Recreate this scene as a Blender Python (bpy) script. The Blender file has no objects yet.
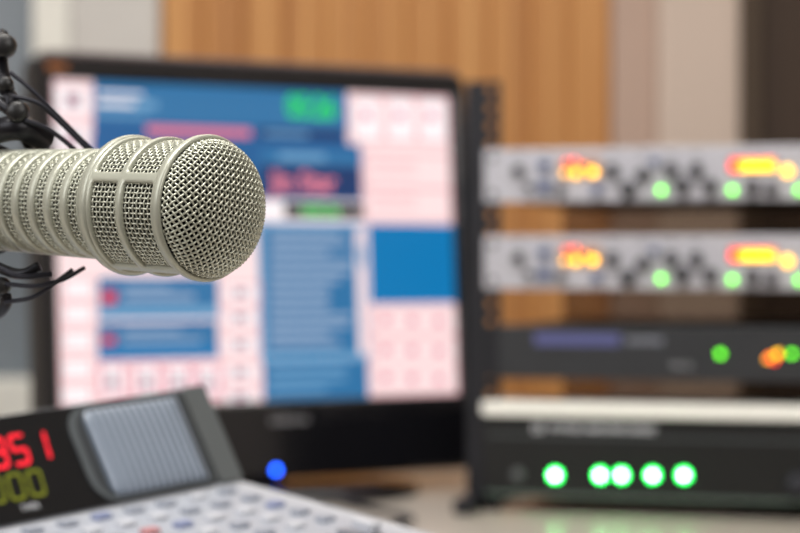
import bpy, bmesh, math, random, bisect
from mathutils import Vector, Matrix
random.seed(4)
sc = bpy.context.scene
sc.view_settings.view_transform = 'Standard'
CZ = 0.97
F = 2222.0
pi = math.pi

# ------------------------------------------------------------------ helpers
def col(r, g, b):
    f = lambda v: ((v/255.0)/12.92) if v/255.0 <= 0.04045 else (((v/255.0)+0.055)/1.055)**2.4
    return (f(r), f(g), f(b), 1.0)

def mat(name, c, rough=0.5, metal=0.0, emis=None, strength=0.0, var=0.0, vscale=30.0, bump=0.0, coat=0.0, stretch=(1, 1, 1)):
    m = bpy.data.materials.new(name); m.use_nodes = True
    nt = m.node_tree; b = nt.nodes['Principled BSDF']
    b.inputs['Base Color'].default_value = c
    b.inputs['Roughness'].default_value = rough
    b.inputs['Metallic'].default_value = metal
    b.inputs['Coat Weight'].default_value = coat
    if emis:
        b.inputs['Emission Color'].default_value = emis
        b.inputs['Emission Strength'].default_value = strength
    if var > 0 or bump > 0:
        tc = nt.nodes.new('ShaderNodeTexCoord'); mp = nt.nodes.new('ShaderNodeMapping')
        mp.inputs['Scale'].default_value = stretch
        nz = nt.nodes.new('ShaderNodeTexNoise'); nz.inputs['Scale'].default_value = vscale
        nz.inputs['Detail'].default_value = 4
        nt.links.new(tc.outputs['Object'], mp.inputs['Vector']); nt.links.new(mp.outputs['Vector'], nz.inputs['Vector'])
        if var > 0:
            rp = nt.nodes.new('ShaderNodeValToRGB')
            rp.color_ramp.elements[0].position = 0.3; rp.color_ramp.elements[1].position = 0.7
            rp.color_ramp.elements[0].color = tuple(max(0, x*(1-var)) for x in c[:3])+(1,)
            rp.color_ramp.elements[1].color = tuple(min(1, x*(1+var)) for x in c[:3])+(1,)
            nt.links.new(nz.outputs['Fac'], rp.inputs['Fac']); nt.links.new(rp.outputs['Color'], b.inputs['Base Color'])
        if bump > 0:
            bp = nt.nodes.new('ShaderNodeBump'); bp.inputs['Strength'].default_value = bump
            bp.inputs['Distance'].default_value = 0.001
            nt.links.new(nz.outputs['Fac'], bp.inputs['Height']); nt.links.new(bp.outputs['Normal'], b.inputs['Normal'])
    return m

def emi(name, c, s):
    return mat(name, (0.01, 0.01, 0.01, 1), 0.4, emis=c, strength=s)

def link(o, parent=None):
    sc.collection.objects.link(o)
    if parent: o.parent = parent
    return o

def mesh_obj(name, verts, faces, mats, parent=None, smooth=False, fm=None, label=None):
    me = bpy.data.meshes.new(name)
    me.from_pydata([tuple(v) for v in verts], [], faces)
    if not isinstance(mats, (list, tuple)): mats = [mats]
    for m in mats: me.materials.append(m)
    if fm:
        for p, i in zip(me.polygons, fm): p.material_index = i
    bm = bmesh.new(); bm.from_mesh(me)
    if not fm: bmesh.ops.recalc_face_normals(bm, faces=bm.faces)
    bm.to_mesh(me); bm.free()
    if smooth:
        for p in me.polygons: p.use_smooth = True
    o = bpy.data.objects.new(name, me)
    if label: o['label'] = label
    return link(o, parent)

def empty(name, mw, label, cat, group=None):
    o = bpy.data.objects.new(name, None); o.empty_display_size = 0.05
    sc.collection.objects.link(o); o.matrix_world = mw
    o['label'] = label; o['category'] = cat
    if group: o['group'] = group
    return o

def box(name, parent, x0, x1, y0, y1, z0, z1, m, bev=0.0, seg=2, label=None):
    me = bpy.data.meshes.new(name); bm = bmesh.new()
    bmesh.ops.create_cube(bm, size=1.0)
    for v in bm.verts:
        v.co = Vector((v.co.x*(x1-x0), v.co.y*(y1-y0), v.co.z*(z1-z0)))
    if bev > 0:
        bmesh.ops.bevel(bm, geom=bm.edges[:], offset=bev, segments=seg, profile=0.6, affect='EDGES')
    bm.to_mesh(me); bm.free(); me.materials.append(m)
    o = bpy.data.objects.new(name, me); o.location = ((x0+x1)/2, (y0+y1)/2, (z0+z1)/2)
    if label: o['label'] = label
    return link(o, parent)

def lathe_data(profile, n=48, axis='Z'):
    V = []; Fc = []
    for (r, h) in profile:
        for i in range(n):
            a = 2*pi*i/n
            x, y = r*math.cos(a), r*math.sin(a)
            V.append((x, y, h) if axis == 'Z' else ((x, h, y) if axis == 'Y' else (h, x, y)))
    for j in range(len(profile)-1):
        for i in range(n):
            k = (i+1) % n
            Fc.append((j*n+i, j*n+k, (j+1)*n+k, (j+1)*n+i))
    return V, Fc

def lathe(name, parent, profile, m, n=48, axis='Z', loc=(0, 0, 0), smooth=True, label=None):
    V, Fc = lathe_data(profile, n, axis)
    o = mesh_obj(name, V, Fc, m, parent, smooth, label=label); o.location = loc
    return o

def knob(name, parent, x, z, y, r, depth, m, n=20, label=None):
    """control sticking out of a face towards -Y"""
    pr = [(0.00001, -depth), (r*0.75, -depth), (r*0.86, -depth*0.93), (r*0.92, -depth*0.3), (r, -depth*0.15), (r, 0), (0.00001, 0)]
    return lathe(name, parent, pr, m, n, 'Y', (x, y, z), label=label)

def tube(V, Fc, pts, nors, rad, sides=5, closed=False):
    n = len(pts); base = len(V)
    for i in range(n):
        if closed:
            T = pts[(i+1) % n]-pts[i-1]
        else:
            T = pts[min(i+1, n-1)]-pts[max(i-1, 0)]
        if T.length < 1e-12: T = Vector((1, 0, 0))
        T.normalize(); N = nors[i]; N = (N-T*N.dot(T)).normalized(); B = T.cross(N)
        for k in range(sides):
            a = 2*pi*k/sides
            V.append(pts[i]+(N*math.cos(a)+B*math.sin(a))*rad)
    m = n if closed else n-1
    for i in range(m):
        j = (i+1) % n
        for k in range(sides):
            l = (k+1) % sides
            Fc.append((base+i*sides+k, base+i*sides+l, base+j*sides+l, base+j*sides+k))
    if not closed:
        Fc.append(tuple(base+k for k in range(sides)))
        Fc.append(tuple(base+(n-1)*sides+k for k in reversed(range(sides))))

def catmull(P, n=8):
    P = [Vector(p) for p in P]; out = []
    Q = [P[0]*2-P[1]]+P+[P[-1]*2-P[-2]]
    for i in range(1, len(Q)-2):
        a, b, c, d = Q[i-1], Q[i], Q[i+1], Q[i+2]
        for k in range(n):
            t = k/n
            out.append(0.5*((2*b)+(c-a)*t+(2*a-5*b+4*c-d)*t*t+(3*b-a-3*c+d)*t**3))
    out.append(P[-1]); return out

def rod(name, parent, P, rad, m, sides=10, n=8, smooth_path=True, label=None):
    pts = catmull(P, n) if smooth_path and len(P) > 2 else [Vector(p) for p in P]
    V = []; Fc = []; nors = []
    for i, p in enumerate(pts):
        T = (pts[min(i+1, len(pts)-1)]-pts[max(i-1, 0)]).normalized()
        ref = Vector((0, 0, 1)) if abs(T.z) < 0.85 else Vector((0, 1, 0))
        nors.append(ref)
    tube(V, Fc, pts, nors, rad, sides)
    return mesh_obj(name, V, Fc, m, parent, True, label=label)

def text(name, parent, body, size, m, loc, rotx=pi/2, align='LEFT', label=None, sx=1.0, extr=0.0, bold=0.0):
    cu = bpy.data.curves.new(name, 'FONT'); cu.body = body; cu.size = size; cu.align_x = align; cu.extrude = extr
    cu.resolution_u = 3; cu.offset = bold
    t = bpy.data.objects.new(name+'_source', cu); sc.collection.objects.link(t)
    dg = bpy.context.evaluated_depsgraph_get(); dg.update()
    me = bpy.data.meshes.new_from_object(t.evaluated_get(dg))
    bpy.data.objects.remove(t)
    me.materials.clear(); me.materials.append(m)
    o = bpy.data.objects.new(name, me); o.location = loc; o.rotation_euler = (rotx, 0, 0); o.scale = (sx, 1, 1)
    if label: o['label'] = label
    return link(o, parent)

def at(px, py, d):
    """metric world position of a measured point at distance d"""
    return Vector(((px-400)/F*d, d, CZ+(266.5-py)/F*d))

# ------------------------------------------------------------------ materials
M_mic = mat('mic_beige_enamel', col(171, 173, 160), 0.33, 0.3, var=0.04, vscale=60, bump=0.15)
M_wire = mat('mic_wire', col(190, 192, 178), 0.30, 0.55)
M_core = mat('mic_inner_foam', col(15, 17, 15), 0.95)
M_black = mat('black_plastic', col(22, 22, 24), 0.38, var=0.1, vscale=80)
M_blackm = mat('black_metal', col(26, 26, 32), 0.35, 0.5)
M_rubber = mat('black_elastic', col(24, 25, 38), 0.7)
M_bezel = mat('gloss_black_bezel', col(18, 18, 22), 0.22, coat=0.4)
M_bezrim = mat('grey_rim', col(130, 118, 122), 0.35, 0.4)
M_silver = mat('brushed_silver', col(190, 190, 199), 0.42, 0.4, var=0.08, vscale=20, stretch=(1, 1, 30))
M_rackdark = mat('rack_black', col(26, 27, 34), 0.45, 0.3, var=0.1, vscale=40)
M_unitdark = mat('dark_unit_face', col(50, 52, 56), 0.4, 0.3, var=0.06, vscale=30)
M_amp = mat('amp_black_face', col(24, 26, 27), 0.3, 0.2)
M_white = mat('white_lip', col(246, 246, 240), 0.4, var=0.02)
M_desk = mat('desk_laminate', col(184, 176, 166), 0.3, var=0.04, vscale=12)
M_cons = mat('console_grey', col(172, 176, 184), 0.45, var=0.03, vscale=40)
M_consd = mat('console_dark_edge', col(96, 101, 103), 0.4, 0.3)
M_panel = mat('console_black_panel', col(14, 15, 18), 0.3)

def wood_mat():
    m = bpy.data.materials.new('vertical_wood'); m.use_nodes = True
    nt = m.node_tree; b = nt.nodes['Principled BSDF']; b.inputs['Roughness'].default_value = 0.5
    tc = nt.nodes.new('ShaderNodeTexCoord')
    mp = nt.nodes.new('ShaderNodeMapping'); mp.inputs['Scale'].default_value = (42, 1, 0.5)
    nz = nt.nodes.new('ShaderNodeTexNoise'); nz.inputs['Scale'].default_value = 1.4; nz.inputs['Detail'].default_value = 5
    rp = nt.nodes.new('ShaderNodeValToRGB')
    e = rp.color_ramp.elements; e[0].position = 0.3; e[0].color = col(172, 112, 58); e[1].position = 0.72; e[1].color = col(220, 164, 100)
    x = rp.color_ramp.elements.new(0.5); x.color = col(202, 141, 78)
    nt.links.new(tc.outputs['Object'], mp.inputs['Vector']); nt.links.new(mp.outputs['Vector'], nz.inputs['Vector'])
    nt.links.new(nz.outputs['Fac'], rp.inputs['Fac']); nt.links.new(rp.outputs['Color'], b.inputs['Base Color'])
    return m
M_wood = wood_mat()

# ------------------------------------------------------------------ room
def struct(o): o['kind'] = 'structure'; return o
M_wall = mat('painted_wall', col(198, 190, 184), 0.8, var=0.02, vscale=3)
M_beige = mat('beige_pilaster', col(196, 170, 156), 0.7, var=0.03, vscale=4)
M_beige2 = mat('beige_pilaster_light', col(216, 198, 186), 0.7, var=0.02, vscale=4)
M_floor = mat('grey_carpet', col(90, 84, 80), 0.9, var=0.15, vscale=150)
M_ceil = mat('ceiling_tile', col(225, 225, 222), 0.85, var=0.02)
BY = 3.25
struct(box('floor', None, -2.2, 2.2, -1.8, BY+.1, -0.1, 0, M_floor))
struct(box('ceiling', None, -2.2, 2.2, -1.8, BY+.1, 2.6, 2.7, M_ceil))
struct(box('wall_back', None, -2.2, 2.2, BY, BY+.1, 0, 2.6, M_wall))
struct(box('wall_left', None, -2.3, -2.2, -1.8, BY+.1, 0, 2.6, M_wall))
struct(box('wall_right', None, 2.2, 2.3, -1.8, BY+.1, 0, 2.6, M_wall))
struct(box('wall_front', None, -2.2, 2.2, -1.9, -1.8, 0, 2.6, M_wall))
V = []; Fc = []
x = -0.345; x1 = 0.305
nb = 11; bw = (x1-x)/nb
for i in range(nb):
    a = x+i*bw; b_ = a+bw; g = 0.0025; k = len(V)
    yF = BY-0.03
    for (xx, yy) in [(a, yF+0.006), (a+g, yF), (b_-g, yF), (b_, yF+0.006)]:
        V.append((xx, yy, 0)); V.append((xx, yy, 2.6))
    for j in range(3): Fc.append((k+2*j, k+2*j+2, k+2*j+3, k+2*j+1))
k = len(V); V += [(x, BY-.001, 0), (x, BY-.001, 2.6), (x1, BY-.001, 0), (x1, BY-.001, 2.6)]
Fc += [(0, 1, k+1, k), (k-2, k+2, k+3, k-1)]
struct(mesh_obj('trim_1', V, Fc, M_wood))
struct(box('trim_2', None, 0.305, 0.368, BY-.05, BY-.0005, 0, 2.6, M_beige, 0.004))
struct(box('trim_3', None, 0.368, 0.488, BY-.07, BY-.0005, 0, 2.6, M_beige2, 0.012))
M_door = mat('dark_door', col(66, 52, 43), 0.75, var=0.15, vscale=4, stretch=(8, 8, .6))
M_doorf = mat('dark_door_frame', col(82, 68, 55), 0.7)
struct(box('door_1', None, 0.52, 1.35, BY-.03, BY-.0005, 0, 2.15, M_door, 0.003))
struct(box('trim_4', None, 0.489, 0.52, BY-.05, BY-.0005, 0, 2.2, M_doorf, 0.004))
struct(box('trim_5', None, -0.475, -0.346, BY-.06, BY-.0005, 0, 2.6, mat('white_column', col(216, 214, 212), 0.6, var=.02), 0.01))
M_pane = mat('window_pane_grey', col(120, 130, 140), 0.25, var=0.12, vscale=3)
wf = bpy.data.objects.new('window_1', None); sc.collection.objects.link(wf); wf['kind'] = 'structure'
wf.location = (-0.9, BY, CZ-0.19)
box('window_pane', wf, -0.35, 0.37, -.02, -.005, 0.03, 1.3, M_pane)
box('window_frame', wf, 0.37, 0.424, -.05, -.0005, 0, 1.35, M_white, 0.004)
box('window_frame', wf, -0.4, -0.35, -.05, -.0005, 0, 1.35, M_white, 0.004)
box('window_frame', wf, -0.35, 0.37, -.05, -.0005, 1.3, 1.35, M_white, 0.004)
box('window_sill', wf, -0.42, 0.424, -.14, -.0005, -0.03, 0.03, M_white, 0.004)
box('window_apron', wf, -0.42, 0.424, -.06, -.0005, -0.40, -0.03, M_wood, 0.004)

# ------------------------------------------------------------------ desk
DZ = CZ-0.217
desk = empty('desk', Matrix.Translation((0, 1.5, 0)), 'pale grey laminate studio desk holding the equipment', 'desk')
box('desktop', desk, -1.3, 1.3, -0.8, 1.15, DZ-0.03, DZ, M_desk, 0.003)
for sx in (-1.24, 1.24):
    for sy in (-0.72, 1.07):
        box('leg', desk, sx-.03, sx+.03, sy-.03, sy+.03, 0, DZ-.0305, M_rackdark, 0.003)

# ------------------------------------------------------------------ rack
RX0 = (485-400)/F*1.98
RM = Matrix.Translation((RX0, 1.98, DZ+.0005)) @ Matrix.Rotation(math.radians(-16), 4, 'Z')
def lx(px):
    q = (px-400)/F
    return (q*1.98-RX0)/(0.9613+0.2756*q)
def lz(px, py):
    x = lx(px); return (266.5-py)/F*(1.98-0.2756*x)+0.217
rack = empty('equipment_rack', RM, 'open black steel rack frame with drilled rails, standing on the desk', 'equipment rack')
W = 0.4826
def rail(x0, x1, y0, z1, flip=1):
    hz = 0.0159; n = int(z1/hz); V = []; Fc = []
    hx = (x0+x1)/2 + 0.006*flip; r = 0.0036
    for i in range(n):
        zc = (i+.5)*hz
        base = len(V); N = 16
        outer = []
        for k in range(N):
            a = 2*pi*k/N + pi/4
            c, s = math.cos(a), math.sin(a); mx = max(abs(c), abs(s))
            ox = hx+c/mx*(x1-hx if c > 0 else hx-x0); oz = zc+s/mx*hz/2
            outer.append((ox, oz))
        for (yy, lst) in ((y0, outer), (y0, None), (y0+.003, None), (y0+.003, outer)):
            for k in range(N):
                a = 2*pi*k/N+pi/4
                if lst: V.append((lst[k][0], yy, lst[k][1]))
                else: V.append((hx+r*math.cos(a), yy, zc+r*math.sin(a)))
        for j in range(3):
            for k in range(N):
                l = (k+1) % N
                Fc.append((base+j*N+k, base+j*N+l, base+(j+1)*N+l, base+(j+1)*N+k))
    return V, Fc
V, Fc = rail(-0.017, 0.014, 0.0, 0.388)
k = len(V); V += [(-.017, 0, 0), (-.017, .035, 0), (-.017, .035, .3816), (-.017, 0, .3816), (-.014, 0.003, 0), (-.014, .035, 0), (-.014, .035, .3816), (-.014, 0.003, .3816)]
Fc += [(k, k+1, k+2, k+3), (k+4, k+7, k+6, k+5), (k+1, k+5, k+6, k+2)]
r1 = mesh_obj('rail', V, Fc, M_rackdark, rack)
r = bpy.data.objects.new('rail', r1.data); r.location = (W, 0, 0); r.scale = (-1, 1, 1); link(r, rack)
for x0_, x1_ in ((-.017, 0.0), (W, W+.017)):
    box('foot', rack, x0_, x1_, -.05, -.0005, 0.0, .014, M_rackdark, .003)
    box('foot', rack, x0_, x1_, .036, .43, 0.0, .012, M_rackdark, .003)
# added tinted sheet, stands in for shade in the gaps between units
ms = bpy.data.materials.new('gap_shade_tint'); ms.use_nodes = True
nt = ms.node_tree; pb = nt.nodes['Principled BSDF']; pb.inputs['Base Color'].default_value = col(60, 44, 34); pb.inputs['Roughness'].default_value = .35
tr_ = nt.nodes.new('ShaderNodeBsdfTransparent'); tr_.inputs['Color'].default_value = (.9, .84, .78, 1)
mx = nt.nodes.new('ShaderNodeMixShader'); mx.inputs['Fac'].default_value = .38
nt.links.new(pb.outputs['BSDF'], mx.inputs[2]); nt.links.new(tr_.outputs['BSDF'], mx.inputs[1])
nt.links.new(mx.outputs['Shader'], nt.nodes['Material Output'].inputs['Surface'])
box('gap_shade_sheet', rack, -.016, W+.016, .415, .418, .0125, .312, ms, label='added translucent sheet that shades the gaps between the units')

E_green = emi('led_green', (0.14, 1.0, 0.02, 1), 5)
E_yel = emi('led_yellow', (1.0, 0.50, 0.005, 1), 5)
E_ora = emi('led_orange', (1.0, 0.17, 0.01, 1), 4.5)
E_red = emi('led_red', (1.0, 0.02, 0.01, 1), 4)
E_gb = emi('led_bright_green', (0.30, 1.0, 0.38, 1), 40)
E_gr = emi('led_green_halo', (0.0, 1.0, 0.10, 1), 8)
M_kn = mat('dark_knob', col(24, 26, 36), 0.4)
M_knb = mat('blue_grey_knob', col(50, 78, 130), 0.4)
M_print = mat('panel_print', col(80, 82, 92), 0.6)
M_lightp = mat('light_print', col(205, 208, 214), 0.6)

Y0 = -0.004
def processor(mw, label):
    e = empty('audio_processor', mw, label, 'audio processor', 'silver rack processors')
    H = 0.047
    box('front_panel', e, 0, W, Y0-.0, -0.0005, 0, H, M_silver, 0.0008)
    box('chassis', e, .018, W-.018, 0.0, .40, .001, H-.001, M_rackdark, 0.001)
    zb = lz(500, 203)
    def P(px, py): return lx(px), lz(px, py)-zb
    for px, py, r, m in [(520, 172, .0052, M_kn), (546, 167, .0048, M_knb), (546, 188, .0055, M_knb), (531, 188, .0035, M_kn),
                         (613, 172, .0062, M_kn), (629, 190, .0070, M_kn), (644, 176, .0062, M_kn), (672, 171, .0062, M_kn), (683, 187, .0070, M_kn), (697, 171, .0062, M_kn),
                         (711, 187, .0066, M_kn), (753, 188, .0066, M_kn), (772, 190, .0060, M_kn), (562, 190, .0045, M_kn), (656, 163, .0036, M_knb), (598, 190, .0045, M_knb),
                         (820, 172, .0055, M_kn), (845, 185, .0055, M_kn), (870, 172, .005, M_kn), (900, 185, .0055, M_kn), (930, 172, .005, M_kn), (960, 180, .0055, M_kn)]:
        a, b = P(px, py); knob('knob', e, a, b, Y0, r, .011, m)
    a0, b0 = P(560, 181); a1, b1 = P(602, 158)
    box('meter_window', e, a0, a1, Y0-.0006, Y0, b0, b1, mat('meter_backing', col(170, 132, 112), .4), .0002)
    for px, py, r, m in [(662, 191, .0028, E_green), (733, 191, .0028, E_green), (800, 191, .0028, E_green),
                         (577, 174, .0034, E_yel), (594, 173, .0038, E_yel), (568, 163, .0020, E_red), (576, 162, .0020, E_red), (566, 174, .0020, E_yel), (585, 167, .0018, E_ora),
                         (788, 172, .0044, E_yel)]:
        a, b = P(px, py); knob('indicator_light', e, a, b, Y0-.0006, r, .0025, m, 14)
    a0, b0 = P(731, 173); a1, b1 = P(776, 159)
    box('meter_window', e, a0-.001, a1+.001, Y0-.0012, Y0, b0-.001, b1+.001, M_black, .0004)
    n = 8
    for i in range(n):
        xa = a0+(a1-a0)*i/n; xb = a0+(a1-a0)*(i+.85)/n
        mm = E_red if i in (0,) else (E_ora if i in (1,) else E_yel)
        box('meter_segment', e, xa, xb, Y0-.002, Y0-.0013, b0+.0010, b1-.003, mm)
    a0, b0 = P(731, 161.5); a1, b1 = P(776, 159.5)
    box('meter_segment', e, a0, a1, Y0-.002, Y0-.0013, b0, b1, E_red)
    for px in (520, 546, 613, 644, 672, 697, 820, 870, 930):
        a, b = P(px, 156); box('legend', e, a-.004, a+.004, Y0-.0003, Y0, b, b+.0016, M_print)
    for px in (531, 629, 683, 711, 753, 845, 900):
        a, b = P(px, 200); box('legend', e, a-.005, a+.005, Y0-.0003, Y0, b, b+.0014, M_print)
    for zz in (.008, .039):
        for xx in (.008, W-.008):
            knob('screw', e, xx, zz, Y0, .0028, .002, M_blackm, 12)
    return e
z1b = lz(490, 203); z2b = lz(490, 289.5)
p1 = processor(RM @ Matrix.Translation((0, 0, z1b)), 'silver rack processor with dark knobs and lit red and yellow meters')
p2 = empty('audio_processor', RM @ Matrix.Translation((0, 0, z2b)), p1['label'], 'audio processor', 'silver rack processors')
for ch in list(p1.children):
    c = ch.copy(); sc.collection.objects.link(c); c.parent = p2

# third unit
z3 = lz(490, 378); H3 = .047
u3 = empty('distribution_unit', RM @ Matrix.Translation((0, 0, z3)), 'dark grey rack unit with blue strip, green and orange lights', 'rack unit')
box('front_panel', u3, 0.014, W-.014, -.010, -.0005, 0, H3, M_unitdark, .0015)
box('mounting_ear', u3, 0, .0138, Y0, -.0005, 0, H3, M_rackdark, .0005)
box('mounting_ear', u3, W-.0138, W, Y0, -.0005, 0, H3, M_rackdark, .0005)
box('chassis', u3, .018, W-.018, 0.0, .30, .001, H3-.001, M_rackdark, .001)
def P3(px, py): return lx(px), lz(px, py)-z3
a0, b0 = P3(537, 345); a1, b1 = P3(622, 334)
box('display_strip', u3, a0, a1, -.0108, -.0101, b0, b1, mat('blue_strip', col(84, 88, 140), .4), .0002)
a0, b0 = P3(628, 344); a1, b1 = P3(665, 338)
box('label_strip', u3, a0, a1, -.0108, -.0101, b0, b1, mat('grey_strip', col(110, 114, 126), .4))
a0, b0 = P3(680, 368)
text('legend', u3, 'CH 1 2', .006, M_lightp, (a0-.006, -.0103, b0))
for px, py, r, m in [(722, 354, .0028, E_green), (771, 358, .003, E_ora), (779, 354, .0028, E_yel), (776, 361, .002, E_red), (768, 360, .0014, E_yel), (793, 354, .0026, E_green), (812, 355, .0027, E_green)]:
    a, b = P3(px, py); knob('indicator_light', u3, a, b, -.010, r, .0025, m, 14)

# amplifier
z4 = lz(490, 495); H4 = lz(490, 401)-z4
am = empty('power_amplifier', RM @ Matrix.Translation((0, 0, z4)), 'black power amplifier with white top edge and five green lights', 'amplifier')
box('front_panel', am, 0.002, W-.002, -.012, -.0005, 0, H4-.0125, M_amp, .002)
box('top_lip', am, 0, W, -.014, .05, H4-.012, H4, M_white, .002)
box('chassis', am, .018, W-.018, 0.0, .30, .001, H4-.013, M_rackdark, .001)
box('trim_line', am, .006, W-.006, -.0132, -.0122, H4-.031, H4-.0285, mat('grey_line', col(86, 92, 96), .3, .6))
box('lower_lip', am, .004, W-.004, -.0135, -.0122, .001, .004, mat('green_grey_lip', col(96, 112, 104), .4, .3))
def P4(px, py): return lx(px), lz(px, py)-z4
a0, b0 = P4(536, 431)
text('legend', am, 'D', .010, M_lightp, (a0, -.0123, b0), sx=1.3, bold=.0004)
a0, b0 = P4(553, 430)
text('legend', am, 'POWER AMPLIFIER SERIES', .0078, M_lightp, (a0, -.0123, b0), sx=1.05, bold=.0002)
for px in (558, 603, 624, 655, 686):
    a, b = P4(px, 474.5)
    knob('glow_halo', am, a, b, -.012, .0056, .0008, E_gr, 20)  # glowing disc added for the green bloom around each light
    knob('indicator_light', am, a, b, -.0129, .0025, .0030, E_gb, 16)
a, b = P4(521, 474); knob('power_button', am, a, b, -.012, .0055, .005, mat('grey_button', col(90, 94, 96), .4))
for px in (800, 880):
    a, b = P4(px, 484); knob('knob', am, a, b, -.012, .011, .012, M_kn)

# ------------------------------------------------------------------ monitor
SW, SH = 0.4215, 0.296
MM = Matrix.Translation((-0.1275, 2.10, CZ+0.0215)) @ Matrix.Rotation(math.radians(30.5), 4, 'Z') @ Matrix.Rotation(math.radians(-3.6), 4, 'X')
mon = empty('computer_monitor', MM, 'black widescreen computer monitor showing a blue and white playout program', 'monitor')
bl, br, bt, bb = .0185, .0150, .0215, .074
def frame_mesh():
    ox0, ox1, oz0, oz1 = -SW/2-bl, SW/2+br, -SH/2-bb, SH/2+bt
    V = []; Fc = []
    def loop(x0, x1, z0, z1, y, r):
        L = []
        for cx, cz, a0 in ((x1-r, z1-r, 0), (x0+r, z1-r, 90), (x0+r, z0+r, 180), (x1-r, z0+r, 270)):
            for k in range(7):
                a = math.radians(a0+k*15); L.append((cx+r*math.cos(a), y, cz+r*math.sin(a)))
        return L
    loops = [loop(-SW/2, SW/2, -SH/2, SH/2, .004, .0002), loop(-SW/2, SW/2, -SH/2, SH/2, -.004, .0002),
             loop(-SW/2-.003, SW/2+.003, -SH/2-.003, SH/2+.003, -.007, .001),
             loop(ox0+.003, ox1-.003, oz0+.004, oz1-.003, -.008, .008), loop(ox0, ox1, oz0, oz1, -.004, .011), loop(ox0, ox1, oz0, oz1, .022, .011)]
    n = 28
    for L in loops: V += L
    for j in range(5):
        for k in range(n):
            l = (k+1) % n; Fc.append((j*n+k, j*n+l, (j+1)*n+l, (j+1)*n+k))
    return V, Fc
V, Fc = frame_mesh(); mesh_obj('bezel', V, Fc, M_bezel, mon)
box('top_rim', mon, -SW/2-bl+.01, SW/2+br-.01, -.006, .018, SH/2+bt-.0005, SH/2+bt+.0035, M_bezrim, .001, label='grey rim strip')
box('side_rim', mon, SW/2+br-.0005, SW/2+br+.003, -.002, .018, -SH/2-bb+.012, SH/2+bt-.012, M_bezrim, .001)
box('back_casing', mon, -SW/2-bl+.012, SW/2+br-.012, .0225, .055, -SH/2-bb+.015, SH/2+bt-.015, M_black, .012)
box('neck', mon, -.04, .04, .0555, .075, -SH/2-bb-.006, 0, M_black, .004)
tr = Matrix.Rotation(math.radians(3.6), 4, 'X')
sb_ = lathe('stand_base', mon, [(0.0001, 0), (.12, 0), (.13, .003), (.13, .008), (.08, .011), (0.0001, .012)], M_bezel, 48, 'Z')
sb_.matrix_local = tr @ Matrix.Translation((.03, .02, -0.2380))
def scr(px, py):
    u = .5; v = .5
    for _ in range(6):
        t = 78+12*u; b = 408-20*u; v = (py-t)/(b-t)
        l = 50+12*v; r = 450+10*v; u = (px-l)/(r-l)
    return (u-.5)*SW, (.5-v)*SH
UI = {
 'pink': col(254, 226, 226), 'pink2': col(240, 186, 190), 'white': col(255, 246, 248), 'blue': col(44, 112, 162), 'blue2': col(26, 92, 148), 'blue3': col(110, 160, 198),
 'navy': col(22, 54, 104), 'black': col(8, 14, 18), 'green': col(30, 225, 80), 'red': col(224, 30, 50), 'rose': col(222, 120, 146), 'grey': col(146, 168, 196), 'brt': col(0, 118, 178), 'icon': col(150, 90, 116), 'title': col(236, 132, 152)}
keys = list(UI.keys()); um = [emi('screen_'+k, UI[k], 1.04) for k in keys]
SV = []; SF = []; SM = []
def rect(x0, y0, x1, y1, key, lvl):
    a0, b0 = scr(x0, (y0+y1)/2); a1, b1 = scr(x1, (y0+y1)/2); _, t = scr((x0+x1)/2, y0); _, bt_ = scr((x0+x1)/2, y1)
    a0 = max(a0, -SW/2); a1 = min(a1, SW/2); t = min(t, SH/2); bt_ = max(bt_, -SH/2)
    y = .003-.00015*lvl; k = len(SV)
    SV.extend([(a0, y, bt_), (a1, y, bt_), (a1, y, t), (a0, y, t)]); SF.append((k, k+1, k+2, k+3)); SM.append(keys.index(key))
SV += [(-SW/2, .003, -SH/2), (SW/2, .003, -SH/2), (SW/2, .003, SH/2), (-SW/2, .003, SH/2)]; SF.append((0, 1, 2, 3)); SM.append(0)
rect(90, 82, 341, 121, 'blue', 1); rect(90, 121, 341, 137, 'blue2', 1)
rect(90, 137, 356, 196, 'blue2', 1)
rect(140, 124, 242, 133, 'rose', 2); rect(250, 124, 338, 135, 'navy', 2); rect(256, 128, 300, 132, 'blue3', 3)
rect(94, 90, 136, 93, 'white', 2); rect(94, 98, 150, 106, 'blue3', 2); rect(94, 100, 128, 104, 'white', 3); rect(94, 112, 140, 115, 'blue3', 2)
for y in (82, 120):
    rect(52, y, 89, y+35, 'pink2', 1); rect(55, y+3, 86, y+32, 'white', 2); rect(65, y+11, 77, y+23, 'icon', 3)
for i, x in enumerate((345, 381, 416)):
    rect(x, 90, x+34, 137, 'pink2', 1); rect(x+3, 93, x+31, 134, 'white', 2); rect(x+11, 105, x+20, 114, 'rose', 3)
rect(252, 146, 356, 160, 'blue', 2); rect(270, 149, 318, 156, 'blue3', 3)
rect(252, 161, 356, 194, 'navy', 2)
rect(250, 197, 358, 216, 'white', 1); rect(276, 199, 358, 214, 'black', 2)
rect(358, 147, 453, 218, 'pink2', 1); rect(361, 150, 451, 181, 'pink', 2); rect(361, 185, 451, 215, 'pink', 2)
for yy in (156, 166, 190, 200): rect(366, yy, 415, yy+3, 'pink2', 3)
rect(364, 219, 458, 298, 'brt', 1)
rect(251, 219, 362, 358, 'blue3', 1); rect(256, 224, 350, 350, 'blue', 2)
for i in range(13):
    y = 228+i*9.2; rect(262, y, 262+random.choice((60, 72, 80, 84)), y+5, 'grey', 3)
rect(352, 224, 360, 350, 'pink', 2); rect(353, 240, 359, 262, 'grey', 3)
rect(256, 358, 364, 402, 'blue', 1)
for y in (364, 374): rect(262, y, 340, y+4, 'blue3', 2)
rect(262, 384, 320, 388, 'blue3', 2)
rect(366, 300, 462, 390, 'pink2', 1)
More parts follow.
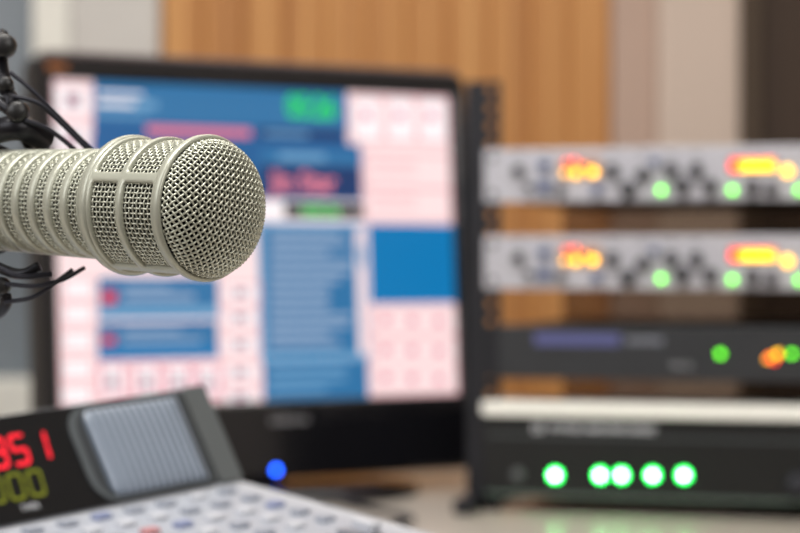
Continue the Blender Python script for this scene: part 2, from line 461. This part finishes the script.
for y in (303, 333, 361):
    rect(369, y, 458, y+26, 'pink', 2)
    for x in (377, 405, 434): rect(x, y+9, x+10, y+16, 'rose', 3)
rect(60, 284, 250, 412, 'pink', 1)
rect(97, 276, 211, 318, 'blue', 2); rect(97, 321, 211, 358, 'blue', 2)
rect(101, 291, 113, 303, 'red', 3); rect(120, 284, 165, 288, 'grey', 3); rect(120, 293, 188, 299, 'grey', 3); rect(97, 306, 211, 316, 'blue3', 3)
rect(101, 336, 113, 344, 'red', 3); rect(120, 328, 175, 332, 'grey', 3); rect(120, 338, 195, 342, 'grey', 3); rect(97, 346, 211, 355, 'brt', 3)
for y in (278, 303, 330, 358, 384):
    rect(63, y, 94, y+22, 'pink2', 2); rect(66, y+3, 91, y+19, 'white', 3)
for y in (280, 305, 332, 360, 384):
    rect(215, y, 252, y+22, 'pink2', 2); rect(218, y+3, 249, y+19, 'white', 3); rect(227, y+7, 238, y+14, 'icon', 4)
for x in (98, 130, 160, 188):
    rect(x, 362, x+26, 396, 'rose', 2); rect(x+3, 365, x+23, 393, 'white', 3); rect(x+8, 376, x+17, 386, 'icon', 4)
mesh_obj('screen', SV, SF, um, mon, fm=SM, label='lit screen with blue panels, pink buttons and clock')
a, b = scr(278, 112); text('clock_digits', mon, '05:26', .030, um[keys.index('green')], (a, .0022, b), sx=.80, bold=.0008)
a, b = scr(263, 187); text('title_text', mon, 'Jin Star', .027, um[keys.index('title')], (a, .0022, b), sx=.9, bold=.0007)
a, b = scr(294, 212); text('status_text', mon, '0:05.26', .014, um[keys.index('green')], (a, .0022, b), sx=1.0, bold=.0004)
a, b = scr(258, 419); text('brand_text', mon, 'SAMSUNG', .0088, mat('silver_print', col(170, 170, 176), .4, .3), (a, -.0083, b-.002), bold=.0002)
a, b = scr(264, 467); knob('power_light', mon, a, -SH/2-.065, -.008, .0030, .002, emi('led_blue', (0.01, .10, 1, 1), 14), 14)
box('sticker', mon, -SW/2-.008, -SW/2+.012, -.0086, -.0081, SH/2+.007, SH/2+.013, mat('orange_sticker', col(150, 92, 50), .5))

# ------------------------------------------------------------------ console
ang = math.radians(50); rr = math.radians(3.7)
ex = Vector((math.cos(ang)*math.cos(rr), math.sin(ang)*math.cos(rr), math.sin(rr)))
ey = Vector((-math.sin(ang), math.cos(ang), 0)).normalized()
ez = ex.cross(ey).normalized()
O = at(201, 386, 1.261)
CM = Matrix((ex, ey, ez)).transposed().to_4x4(); CM.translation = O
con = empty('mixing_console', CM, 'pale grey broadcast mixing console with black meter bridge and red digits', 'mixing console')
q, hh = .0286, .0526; L = math.hypot(q, hh); sl = math.tan(math.radians(8))
XL = -.42
def desk_local(x, y):
    w = CM @ Vector((x, y, 0)); return (DZ+.0005-w.z)/ez.z
prof = [(-.0286, -.0526), (-.21, -.0526-(.21-.0286)*sl), (-.215, -.0526-(.215-.0286)*sl-.006), 'D-.215', 'D.07', (.07, -.035), (.062, -.026), (.03, -.010), (0.003, -.0005), (0, -.001)]
V = []; Fc = []
for x in (XL, 0):
    for p in prof:
        if isinstance(p, str):
            y = float(p[1:]); V.append((x, y, desk_local(x, y)))
        else: V.append((x, p[0], p[1]))
n = len(prof)
Fc += [tuple(range(n)), tuple(n+i for i in reversed(range(n)))] + [(i, (i+1) % n, n+(i+1) % n, n+i) for i in range(n)]
mesh_obj('housing', V, Fc, M_cons, con)
up = Vector((0, q, hh)).normalized(); nrm = Vector((0, -hh, q)).normalized()
def face_pt(x, v, o=0): return Vector((x, 0, 0)) - up*v + nrm*o
def plate(name, x0, x1, v0, v1, o0, o1, m, rc=.002, dome=0.0, label=None, rl=None):
    Lp = []; rl = rl or rc
    for cx, cv, a0, r in ((x1-rc, v1-rc, 0, rc), (x0+rl, v1-rl, 90, rl), (x0+rl, v0+rl, 180, rl), (x1-rc, v0+rc, 270, rc)):
        for k in range(7):
            a = math.radians(a0+k*15); Lp.append((cx+r*math.cos(a), cv+r*math.sin(a)))
    V = [face_pt(x, v, o0) for x, v in Lp]+[face_pt(x, v, o1) for x, v in Lp]
    cx, cv = (x0+x1)/2, (v0+v1)/2; n = len(Lp)
    Fc = [(k, (k+1) % n, n+(k+1) % n, n+k) for k in range(n)]
    prev = n
    if dome > 0:
        for s, dh in ((.9, .45), (.7, .8), (.4, .95)):
            V += [face_pt(cx+(x-cx)*s, cv+(v-cv)*s, o1+dome*dh) for x, v in Lp]
            b = len(V)-n; Fc += [(prev+k, prev+(k+1) % n, b+(k+1) % n, b+k) for k in range(n)]; prev = b
        V.append(face_pt(cx, cv, o1+dome)); c = len(V)-1
        Fc += [(prev+k, prev+(k+1) % n, c) for k in range(n)]
    else:
        Fc.append(tuple(prev+k for k in range(n)))
    return mesh_obj(name, V, Fc, m, con, dome > 0, label=label)
plate('end_strip', -.0185, -.0005, .0005, L-.0005, 0, .003, M_consd, .003, label='dark grey end strip')
plate('meter_panel', XL+.002, -.0195, .001, L-.001, 0, .002, M_panel, .002)
plate('display_frame', -.108, -.0215, .0022, L-.0016, .0021, .0032, mat('display_frame_grey', col(96, 102, 106), .4, .3), .004, rl=.016)
plate('display_inset', -.104, -.0225, .0036, L-.003, .0033, .0036, mat('display_inset_dark', col(52, 56, 60), .4), .004, rl=.014)
def disp_mat():
    m = mat('striped_display', col(150, 162, 178), .35)
    nt = m.node_tree; b = nt.nodes['Principled BSDF']
    tc = nt.nodes.new('ShaderNodeTexCoord'); w = nt.nodes.new('ShaderNodeTexWave'); w.inputs['Scale'].default_value = 62
    w.bands_direction = 'X'
    rp = nt.nodes.new('ShaderNodeValToRGB'); rp.color_ramp.elements[0].color = col(66, 80, 98); rp.color_ramp.elements[1].color = col(154, 164, 178)
    nt.links.new(tc.outputs['Object'], w.inputs['Vector']); nt.links.new(w.outputs['Fac'], rp.inputs['Fac']); nt.links.new(rp.outputs['Color'], b.inputs['Base Color'])
    return m
plate('display', -.097, -.0265, .0056, L-.0040, .0037, .0042, disp_mat(), .002, dome=.002, rl=.006, label='grey blue display with fine vertical stripes')
SEG = {'0': 'abcdef', '1': 'bc', '2': 'abged', '3': 'abgcd', '5': 'afgcd', '7': 'abc', '8': 'abcdefg', '6': 'afgedc'}
def digit(name, ch, x, v, w, h, m):
    V = []; Fc = []; t = h*.14; g = -t*.1
    def bar(ax, av, bx, bv):
        A = Vector((ax, av)); B = Vector((bx, bv)); D = (B-A).normalized(); N = Vector((-D.y, D.x))*t/2; A = A+D*g; B = B-D*g
        pts = [A, A+D*t/2+N, B-D*t/2+N, B, B-D*t/2-N, A+D*t/2-N]
        k = len(V)
        for p in pts:
            sh = (h-p.y)*.12
            V.append(face_pt(x+p.x+sh, v+p.y, .0026))
        Fc.append(tuple(k+i for i in range(6)))
    S = {'a': (0, 0, w, 0), 'b': (w, 0, w, h/2), 'c': (w, h/2, w, h), 'd': (0, h, w, h), 'e': (0, h/2, 0, h), 'f': (0, 0, 0, h/2), 'g': (0, h/2, w, h/2)}
    for s in SEG[ch]: bar(*S[s])
    mesh_obj(name, V, Fc, m, con)
E_rdig = emi('digit_red', (1.0, .01, .03, 1), 1.5)
E_gdig = emi('digit_olive', (.42, .46, .01, 1), .45)
for i, ch in enumerate('00351'):
    digit('clock_digit', ch, -.1925+i*.0140, .0130, .0092, .0155, E_rdig)
for i, ch in enumerate('0000'):
    digit('timer_digit', ch, -.1875+i*.0132, .0335, .0086, .0132, E_gdig)
def face_text(body, x, v, size):
    o = text('legend', con, body, size, M_lightp, (0, 0, 0))
    R = Matrix((Vector((1, 0, 0)), up, nrm)).transposed().to_4x4(); R.translation = face_pt(x, v, .0023)
    o.matrix_local = R
face_text('TIME', -.164, .0085, .0045); face_text('TIMER', -.158, .0535, .0045)
sn = Vector((0, -math.sin(math.radians(8)), math.cos(math.radians(8))))
su = Vector((0, math.cos(math.radians(8)), math.sin(math.radians(8))))
P0 = Vector((0, -.0286, -.0526))
def surf(x, t, o=0): return P0+Vector((x, 0, 0))-su*t+sn*o
SR = Matrix((Vector((1, 0, 0)), su, sn)).transposed().to_4x4()
cp = box('control_plate', con, -.1925, .1925, -.0775, .0775, -.0006, .0006, mat('control_plate_grey', col(158, 163, 174), .4, var=.02), 0)
R = SR.copy(); R.translation = surf(-.208, .088, .0008); cp.matrix_local = R
bcols = [mat('button_white', col(186, 189, 197), .4), mat('button_blue', col(120, 130, 164), .4), mat('button_red', col(176, 120, 124), .4), mat('button_dark', col(112, 116, 126), .4), mat('button_grey', col(140, 146, 159), .4)]
bmesh_data = {}
def button(x, t, m, w=.008, h=.006):
    key = (m.name, w, h)
    if key not in bmesh_data:
        o = box('button', con, -w/2, w/2, -h/2, h/2, 0, .003, m, .001); bmesh_data[key] = o.data
    else:
        o = bpy.data.objects.new('button', bmesh_data[key]); link(o, con)
    R = SR.copy(); R.translation = surf(x, t, .0016+.001); o.matrix_local = R
for i in range(9):
    x = -.030-i*.023
    for j in range(5):
        m = bcols[random.choice((0, 0, 4, 0, 4, 1, 2, 3, 4, 4, 0))]
        button(x, .018+j*.018, m, .010, .0065)
fm = mat('fader_slot', col(60, 62, 68), .5)
for i in range(9):
    x = -.030-i*.023
    o = box('fader_slot', con, -.001, .001, -.022, .022, 0, .0006, fm); R = SR.copy(); R.translation = surf(x, .134, .0017); o.matrix_local = R
    o = box('fader_cap', con, -.004, .004, -.007, .007, 0, .006, bcols[3 if i % 3 else 0], .001); R = SR.copy(); R.translation = surf(x, .128+.01*(i % 3-1), .005); o.matrix_local = R

# ------------------------------------------------------------------ cables on the desk
cab = empty('cable', Matrix.Translation((.03, 1.95, DZ)), 'thin dark cable lying on the desk beside the rack', 'cable')
rod('cable_run', cab, [Vector((-.10, .10, .003)), Vector((-.05, .0, .003)), Vector((-.02, -.06, .003)), Vector((-.035, -.12, .003)), Vector((-.01, -.2, .003))], .0025, M_rubber)

# ------------------------------------------------------------------ microphone
K = 0.0003735
A = Vector((.777, -.63, -.045)).normalized()
Yc = (Vector((0, 0, 1))-A*A.z).normalized(); Xc = Yc.cross(A)
MicM = Matrix((Xc, Yc, A)).transposed().to_4x4(); MicM.translation = at(209.0, 208.3, .83)
mic = empty('microphone', MicM, 'beige broadcast microphone with woven mesh grille, in a shock mount', 'microphone')
def cp_(s, ph, r): return Vector((-math.sin(ph)*r, math.cos(ph)*r, s))*K
def cell(V, Fc, s0, s1, p0, p1, ms, mp, rc, rf, depth=5.0, edge=1.3, nlong=6, nshort=4):
    R = rf((s0+s1)/2); Wd = (s1-s0)/2; Hd = (p1-p0)/2*R; sc_ = (s0+s1)/2; pc = (p0+p1)/2
    cx = Wd-ms-rc; cy = Hd-mp-rc; dx = Wd-cx; dy = Hd-cy
    inn = []; out = []
    def corner(qx, qy, rev):
        ths = [k*15 for k in range(7)]
        if rev: ths = ths[::-1]
        for th in ths:
            t = math.radians(th); inn.append((qx*(cx+rc*math.cos(t)), qy*(cy+rc*math.sin(t))))
            if th <= 45: out.append((qx*Wd, qy*(cy+dy*math.tan(t))))
            else: out.append((qx*(cx+dx*math.tan(pi/2-t)), qy*Hd))
    def side(a, b, oa, ob, n):
        for k in range(1, n):
            f = k/n; inn.append((a[0]+(b[0]-a[0])*f, a[1]+(b[1]-a[1])*f)); out.append((oa[0]+(ob[0]-oa[0])*f, oa[1]+(ob[1]-oa[1])*f))
    corner(1, 1, False); side((cx, cy+rc), (-cx, cy+rc), (cx, Hd), (-cx, Hd), nshort)
    corner(-1, 1, True); side((-cx-rc, cy), (-cx-rc, -cy), (-Wd, cy), (-Wd, -cy), nlong)
    corner(-1, -1, False); side((-cx, -cy-rc), (cx, -cy-rc), (-cx, -Hd), (cx, -Hd), nshort)
    corner(1, -1, True); side((cx+rc, -cy), (cx+rc, cy), (Wd, -cy), (Wd, cy), nlong)
    n = len(inn); b0 = len(V)
    lay = [(0, 0), (.45, 0), (.75, edge*.25), (.92, edge*.6), (1, edge), (1, depth)]
    for t, dr in lay:
        for i in range(n):
            a = out[i][0]+(inn[i][0]-out[i][0])*t; b = out[i][1]+(inn[i][1]-out[i][1])*t
            s = sc_+a; V.append(cp_(s, pc+b/R, rf(s)-dr))
    for j in range(len(lay)-1):
        for i in range(n):
            k = (i+1) % n; Fc.append((b0+j*n+i, b0+j*n+k, b0+(j+1)*n+k, b0+(j+1)*n+i))
def add_lathe(V, Fc, prof, n=96):
    b = len(V); v, f = lathe_data([(r*K, s*K) for r, s in prof], n); V += [Vector(x) for x in v]; Fc += [tuple(b+i for i in g) for g in f]
RH = lambda s: 71.2+(s+50)*.006
RB = lambda s: 58.5+(s+125)*.020
V = []; Fc = []; rad = math.radians
for i in range(4):
    c0 = rad(66+90*i); c1 = c0+pi/2
    cell(V, Fc, -104, -58, c0, c1, 4.2, 5.5, 4, RH, nlong=16, edge=1.6)
    cell(V, Fc, -58, -8, c0, c1, 4.2, 5.5, 4, RH, nlong=16, edge=1.6)
add_lathe(V, Fc, [(70, -9), (72.6, -8), (73.8, -5.5), (74.0, -1), (73, 1.2), (71, 2.2), (69.2, 1.6), (67.8, -1), (67.2, -4)])
add_lathe(V, Fc, [(66, -103), (71.6, -103.5), (72.6, -106), (72.6, -110), (71.6, -113.5), (67, -117), (63, -121), (60, -124), (59, -129), (57, -129)])
mesh_obj('head_cage', V, Fc, M_mic, mic, True, label='beige metal cage with rectangular windows')
V = []; Fc = []
pit = 25.5; s = -128
cols_ = 8
for j in range(cols_):
    for i in range(2):
        c0 = rad(4+180*i)
        cell(V, Fc, s-pit, s, c0, c0+pi, 5.6, 9, 6.9, RB, edge=2.2, nlong=28, nshort=2)
    s -= pit
sb = s
rb = RB(sb)
add_lathe(V, Fc, [(rb-4, sb+.5), (rb, sb), (rb-.3, sb-30), (rb-2, sb-60), (rb-10, sb-75), (rb-16, sb-80), (rb-18, sb-130), (rb-22, sb-138), (.01, sb-138)])
mesh_obj('body_sleeve', V, Fc, M_mic, mic, True, label='beige ribbed sleeve with rounded vent slots')
V = []; Fc = []
add_lathe(V, Fc, [(.01, 22), (30, 20), (48, 12), (58, 0), (60, -10), (60, -110), (51, -126), (49, sb-5), (.01, sb-5)], 64)
mesh_obj('inner_foam', V, Fc, M_core, mic, True)
Rg, hg, ne = 68.0, 33.5, 2.4
tab = []; acc = 0; pp = None
for i in range(401):
    a = pi/2*i/400
    rho = Rg*math.sin(a)**(2/ne) if a > 0 else 0; z = hg*max(0, math.cos(a))**(2/ne)
    if pp: acc += math.hypot(rho-pp[0], z-pp[1])
    tab.append((acc, rho, z)); pp = (rho, z)
LT = acc
accs = [t[0] for t in tab]
def prof_at(l):
    i = min(max(bisect.bisect_left(accs, l), 1), 400); a, b = tab[i-1], tab[i]
    f = (l-a[0])/max(1e-9, (b[0]-a[0])); f = min(1, max(0, f))
    dr, dz = b[1]-a[1], b[2]-a[2]; m = math.hypot(dr, dz) or 1
    return a[1]+dr*f, a[2]+dz*f, (-dz/m, dr/m)
def dome(u, v, off):
    l = math.hypot(u, v); th = math.atan2(v, u); r, z, (nr, nz) = prof_at(l)
    c, s_ = math.cos(th), math.sin(th)
    nn = Vector((nr*c, nr*s_, nz))
    return Vector((r*c, r*s_, z+.5))*K + nn*off*K, nn
pg = 5.3; V = []; Fc = []; N = int(LT/pg); rot = rad(38); wr = 1.14; wa = .95
for fam in (0, 1):
    for i in range(-N, N+1):
        u0 = i*pg; hl = math.sqrt(max(0, LT*LT-u0*u0))
        if hl < 6: continue
        k0 = math.ceil(-hl/(pg/2)); k1 = math.floor(hl/(pg/2)); pts = []; nn = []
        for k in range(k0, k1+1):
            w = k*pg/2
            a, b = (u0, w) if fam == 0 else (w, u0)
            sg = (1 if i % 2 == 0 else -1)*(1 if fam == 0 else -1)
            off = wa*math.cos(pi*w/pg)*sg
            uu = a*math.cos(rot)-b*math.sin(rot); vv = a*math.sin(rot)+b*math.cos(rot)
            p, n_ = dome(uu, vv, off); pts.append(p); nn.append(n_)
        if len(pts) > 3: tube(V, Fc, pts, nn, wr*K, 6)
mesh_obj('front_grille', V, Fc, M_wire, mic, True, label='domed woven wire mesh grille')
def woven_cyl(name, s0, s1, rf, nl, pitch, wr_=.98):
    V = []; Fc = []; nr = int(abs(s1-s0)/pitch)
    for i in range(nl):
        ph = 2*pi*i/nl; pts = []; nn = []
        for k in range(nr*2+1):
            s = s0+(s1-s0)*k/(nr*2); sg = 1 if i % 2 == 0 else -1
            off = .8*math.cos(pi*k/2)*sg
            pts.append(cp_(s, ph, rf(s)+off)); nn.append(Vector((-math.sin(ph), math.cos(ph), 0)))
        tube(V, Fc, pts, nn, wr_*K, 5)
    for j in range(nr+1):
        s = s0+(s1-s0)*j/nr; pts = []; nn = []
        for k in range(nl*2):
            ph = 2*pi*k/(nl*2); sg = 1 if j % 2 == 0 else -1
            off = -.8*math.cos(pi*k/2)*sg
            pts.append(cp_(s, ph, rf(s)+off)); nn.append(Vector((-math.sin(ph), math.cos(ph), 0)))
        tube(V, Fc, pts, nn, wr_*K, 5, closed=True)
    mesh_obj(name, V, Fc, M_wire, mic, True)
woven_cyl('side_mesh', -103, -4, lambda s: 66.2, 82, 5.0)
woven_cyl('vent_mesh', -330, -128, lambda s: RB(s)-4.4, 74, 4.9)

# ------------------------------------------------------------------ shock mount + stand
mt = empty('shock_mount', Matrix.Translation(at(-30, 200, .95)), 'black metal shock mount with elastic cords around the microphone body', 'shock mount')
MI = mt.matrix_world.inverted()
def loc(px, py, d): return MI @ at(px, py, d)
rod('frame_arm', mt, [loc(4, 36, .905), loc(0, 60, .905), loc(6, 88, .90), loc(20, 118, .897), loc(30, 144, .905)], .0032, M_blackm)
rod('frame_arm', mt, [loc(-60, 150, .92), loc(-30, 142, .91), loc(-5, 132, .90), loc(20, 128, .895), loc(46, 140, .905)], .0052, M_blackm)
rod('frame_arm', mt, [loc(-40, 60, .92), loc(-15, 92, .905), loc(12, 112, .897), loc(34, 134, .90)], .0026, M_blackm)
rod('elastic_cord', mt, [loc(10, 72, .895), loc(34, 92, .895), loc(62, 120, .90), loc(92, 150, .905)], .0009, M_rubber)
rod('elastic_cord', mt, [loc(12, 96, .89), loc(40, 104, .892), loc(66, 128, .90), loc(90, 152, .905)], .0009, M_rubber)
rod('elastic_cord', mt, [loc(25, 120, .89), loc(50, 130, .895), loc(75, 150, .90)], .0010, M_rubber)
rod('frame_arm', mt, [loc(-50, 220, .92), loc(-20, 262, .90), loc(0, 288, .892), loc(6, 302, .892), loc(-4, 314, .90), loc(-25, 314, .91)], .0026, M_blackm)
rod('frame_arm', mt, [loc(-25, 252, .90), loc(0, 268, .89), loc(22, 274, .885), loc(40, 266, .885)], .0022, M_blackm)
rod('elastic_cord', mt, [loc(6, 284, .885), loc(35, 286, .88), loc(62, 280, .885), loc(84, 268, .895)], .0009, M_rubber)
rod('elastic_cord', mt, [loc(4, 302, .89), loc(30, 298, .885), loc(50, 287, .885), loc(72, 270, .895)], .0009, M_rubber)
rod('elastic_cord', mt, [loc(-10, 262, .885), loc(20, 276, .88), loc(52, 274, .885)], .0011, M_rubber)
def pivot(r, p):
    t = r*.8
    lathe('pivot_knob', mt, [(.0001, -t), (r*.8, -t), (r, -t*.6), (r, t*.6), (r*.8, t), (.0001, t)], M_black, 20, 'Y', p)
pivot(.0050, loc(4, 46, .90)); pivot(.0044, loc(18, 112, .892)); pivot(.0036, loc(2, 286, .888)); pivot(.003, loc(6, 84, .897))
v, f = lathe_data([(55*K, -332*K), (62*K, -332*K), (62*K, -350*K), (55*K, -350*K)], 48)
band = MI @ MicM
mesh_obj('clamp_band', [band @ Vector(x) for x in v], f, M_blackm, mt, True)
rod('frame_arm', mt, [loc(4, 36, .905), loc(-40, 60, .92), loc(-60, 150, .93), loc(-60, 200, .955), loc(-50, 220, .92)], .0032, M_blackm)
stand = empty('boom_stand', Matrix.Translation(Vector((-.62, 1.15, DZ))), 'black jointed boom stand rising from the desk', 'microphone stand')
AI = stand.matrix_world.inverted()
lathe('base', stand, [(.0001, 0), (.045, 0), (.045, .02), (.02, .03), (.016, .12), (.0001, .12)], M_blackm)
rod('lower_tube', stand, [Vector((0, 0, .1)), Vector((-.1, -.05, .5))], .011, M_blackm, smooth_path=False)
rod('upper_tube', stand, [Vector((-.1, -.05, .5)), AI @ at(-14, 36, .915)], .007, M_blackm, smooth_path=False)

# ------------------------------------------------------------------ lights
def area(name, locn, sx, sy, power, c=(1, 1, 1), t=None):
    l = bpy.data.lights.new(name, 'AREA'); l.shape = 'RECTANGLE'; l.size = sx; l.size_y = sy; l.energy = power; l.color = c
    o = bpy.data.objects.new(name, l); o.location = locn; sc.collection.objects.link(o)
    if t: o.rotation_euler = (Vector(t)-o.location).to_track_quat('-Z', 'Y').to_euler()
    return o
area('ceiling_light', (-.3, 0.6, 2.55), 1.4, .8, 46, (1, .965, .91))
area('ceiling_light', (0, 2.3, 2.55), 1.6, .5, 13, (1, .92, .82))
area('fill_light', (.9, -.9, 2.0), 1.2, 1.0, 15, (1, .965, .92), (0, 1.4, .9))  # unseen front fill, added to brighten the rack faceplates
area('fill_light', (-1.2, .1, 1.7), .9, .9, 9, (.98, .99, 1), (-.1, .9, .9))
wd = bpy.data.worlds.new('world'); sc.world = wd; wd.use_nodes = True
wd.node_tree.nodes['Background'].inputs['Color'].default_value = (.6, .62, .66, 1); wd.node_tree.nodes['Background'].inputs['Strength'].default_value = .3

# ------------------------------------------------------------------ camera
cd = bpy.data.cameras.new('camera'); cam = bpy.data.objects.new('camera', cd); sc.collection.objects.link(cam)
cam.location = (0, 0, CZ); cam.rotation_euler = (pi/2, 0, 0)
cd.sensor_width = 36; cd.lens = 100; cd.clip_start = .02
cd.dof.use_dof = True; cd.dof.focus_distance = .812; cd.dof.aperture_fstop = 9.0
sc.camera = cam
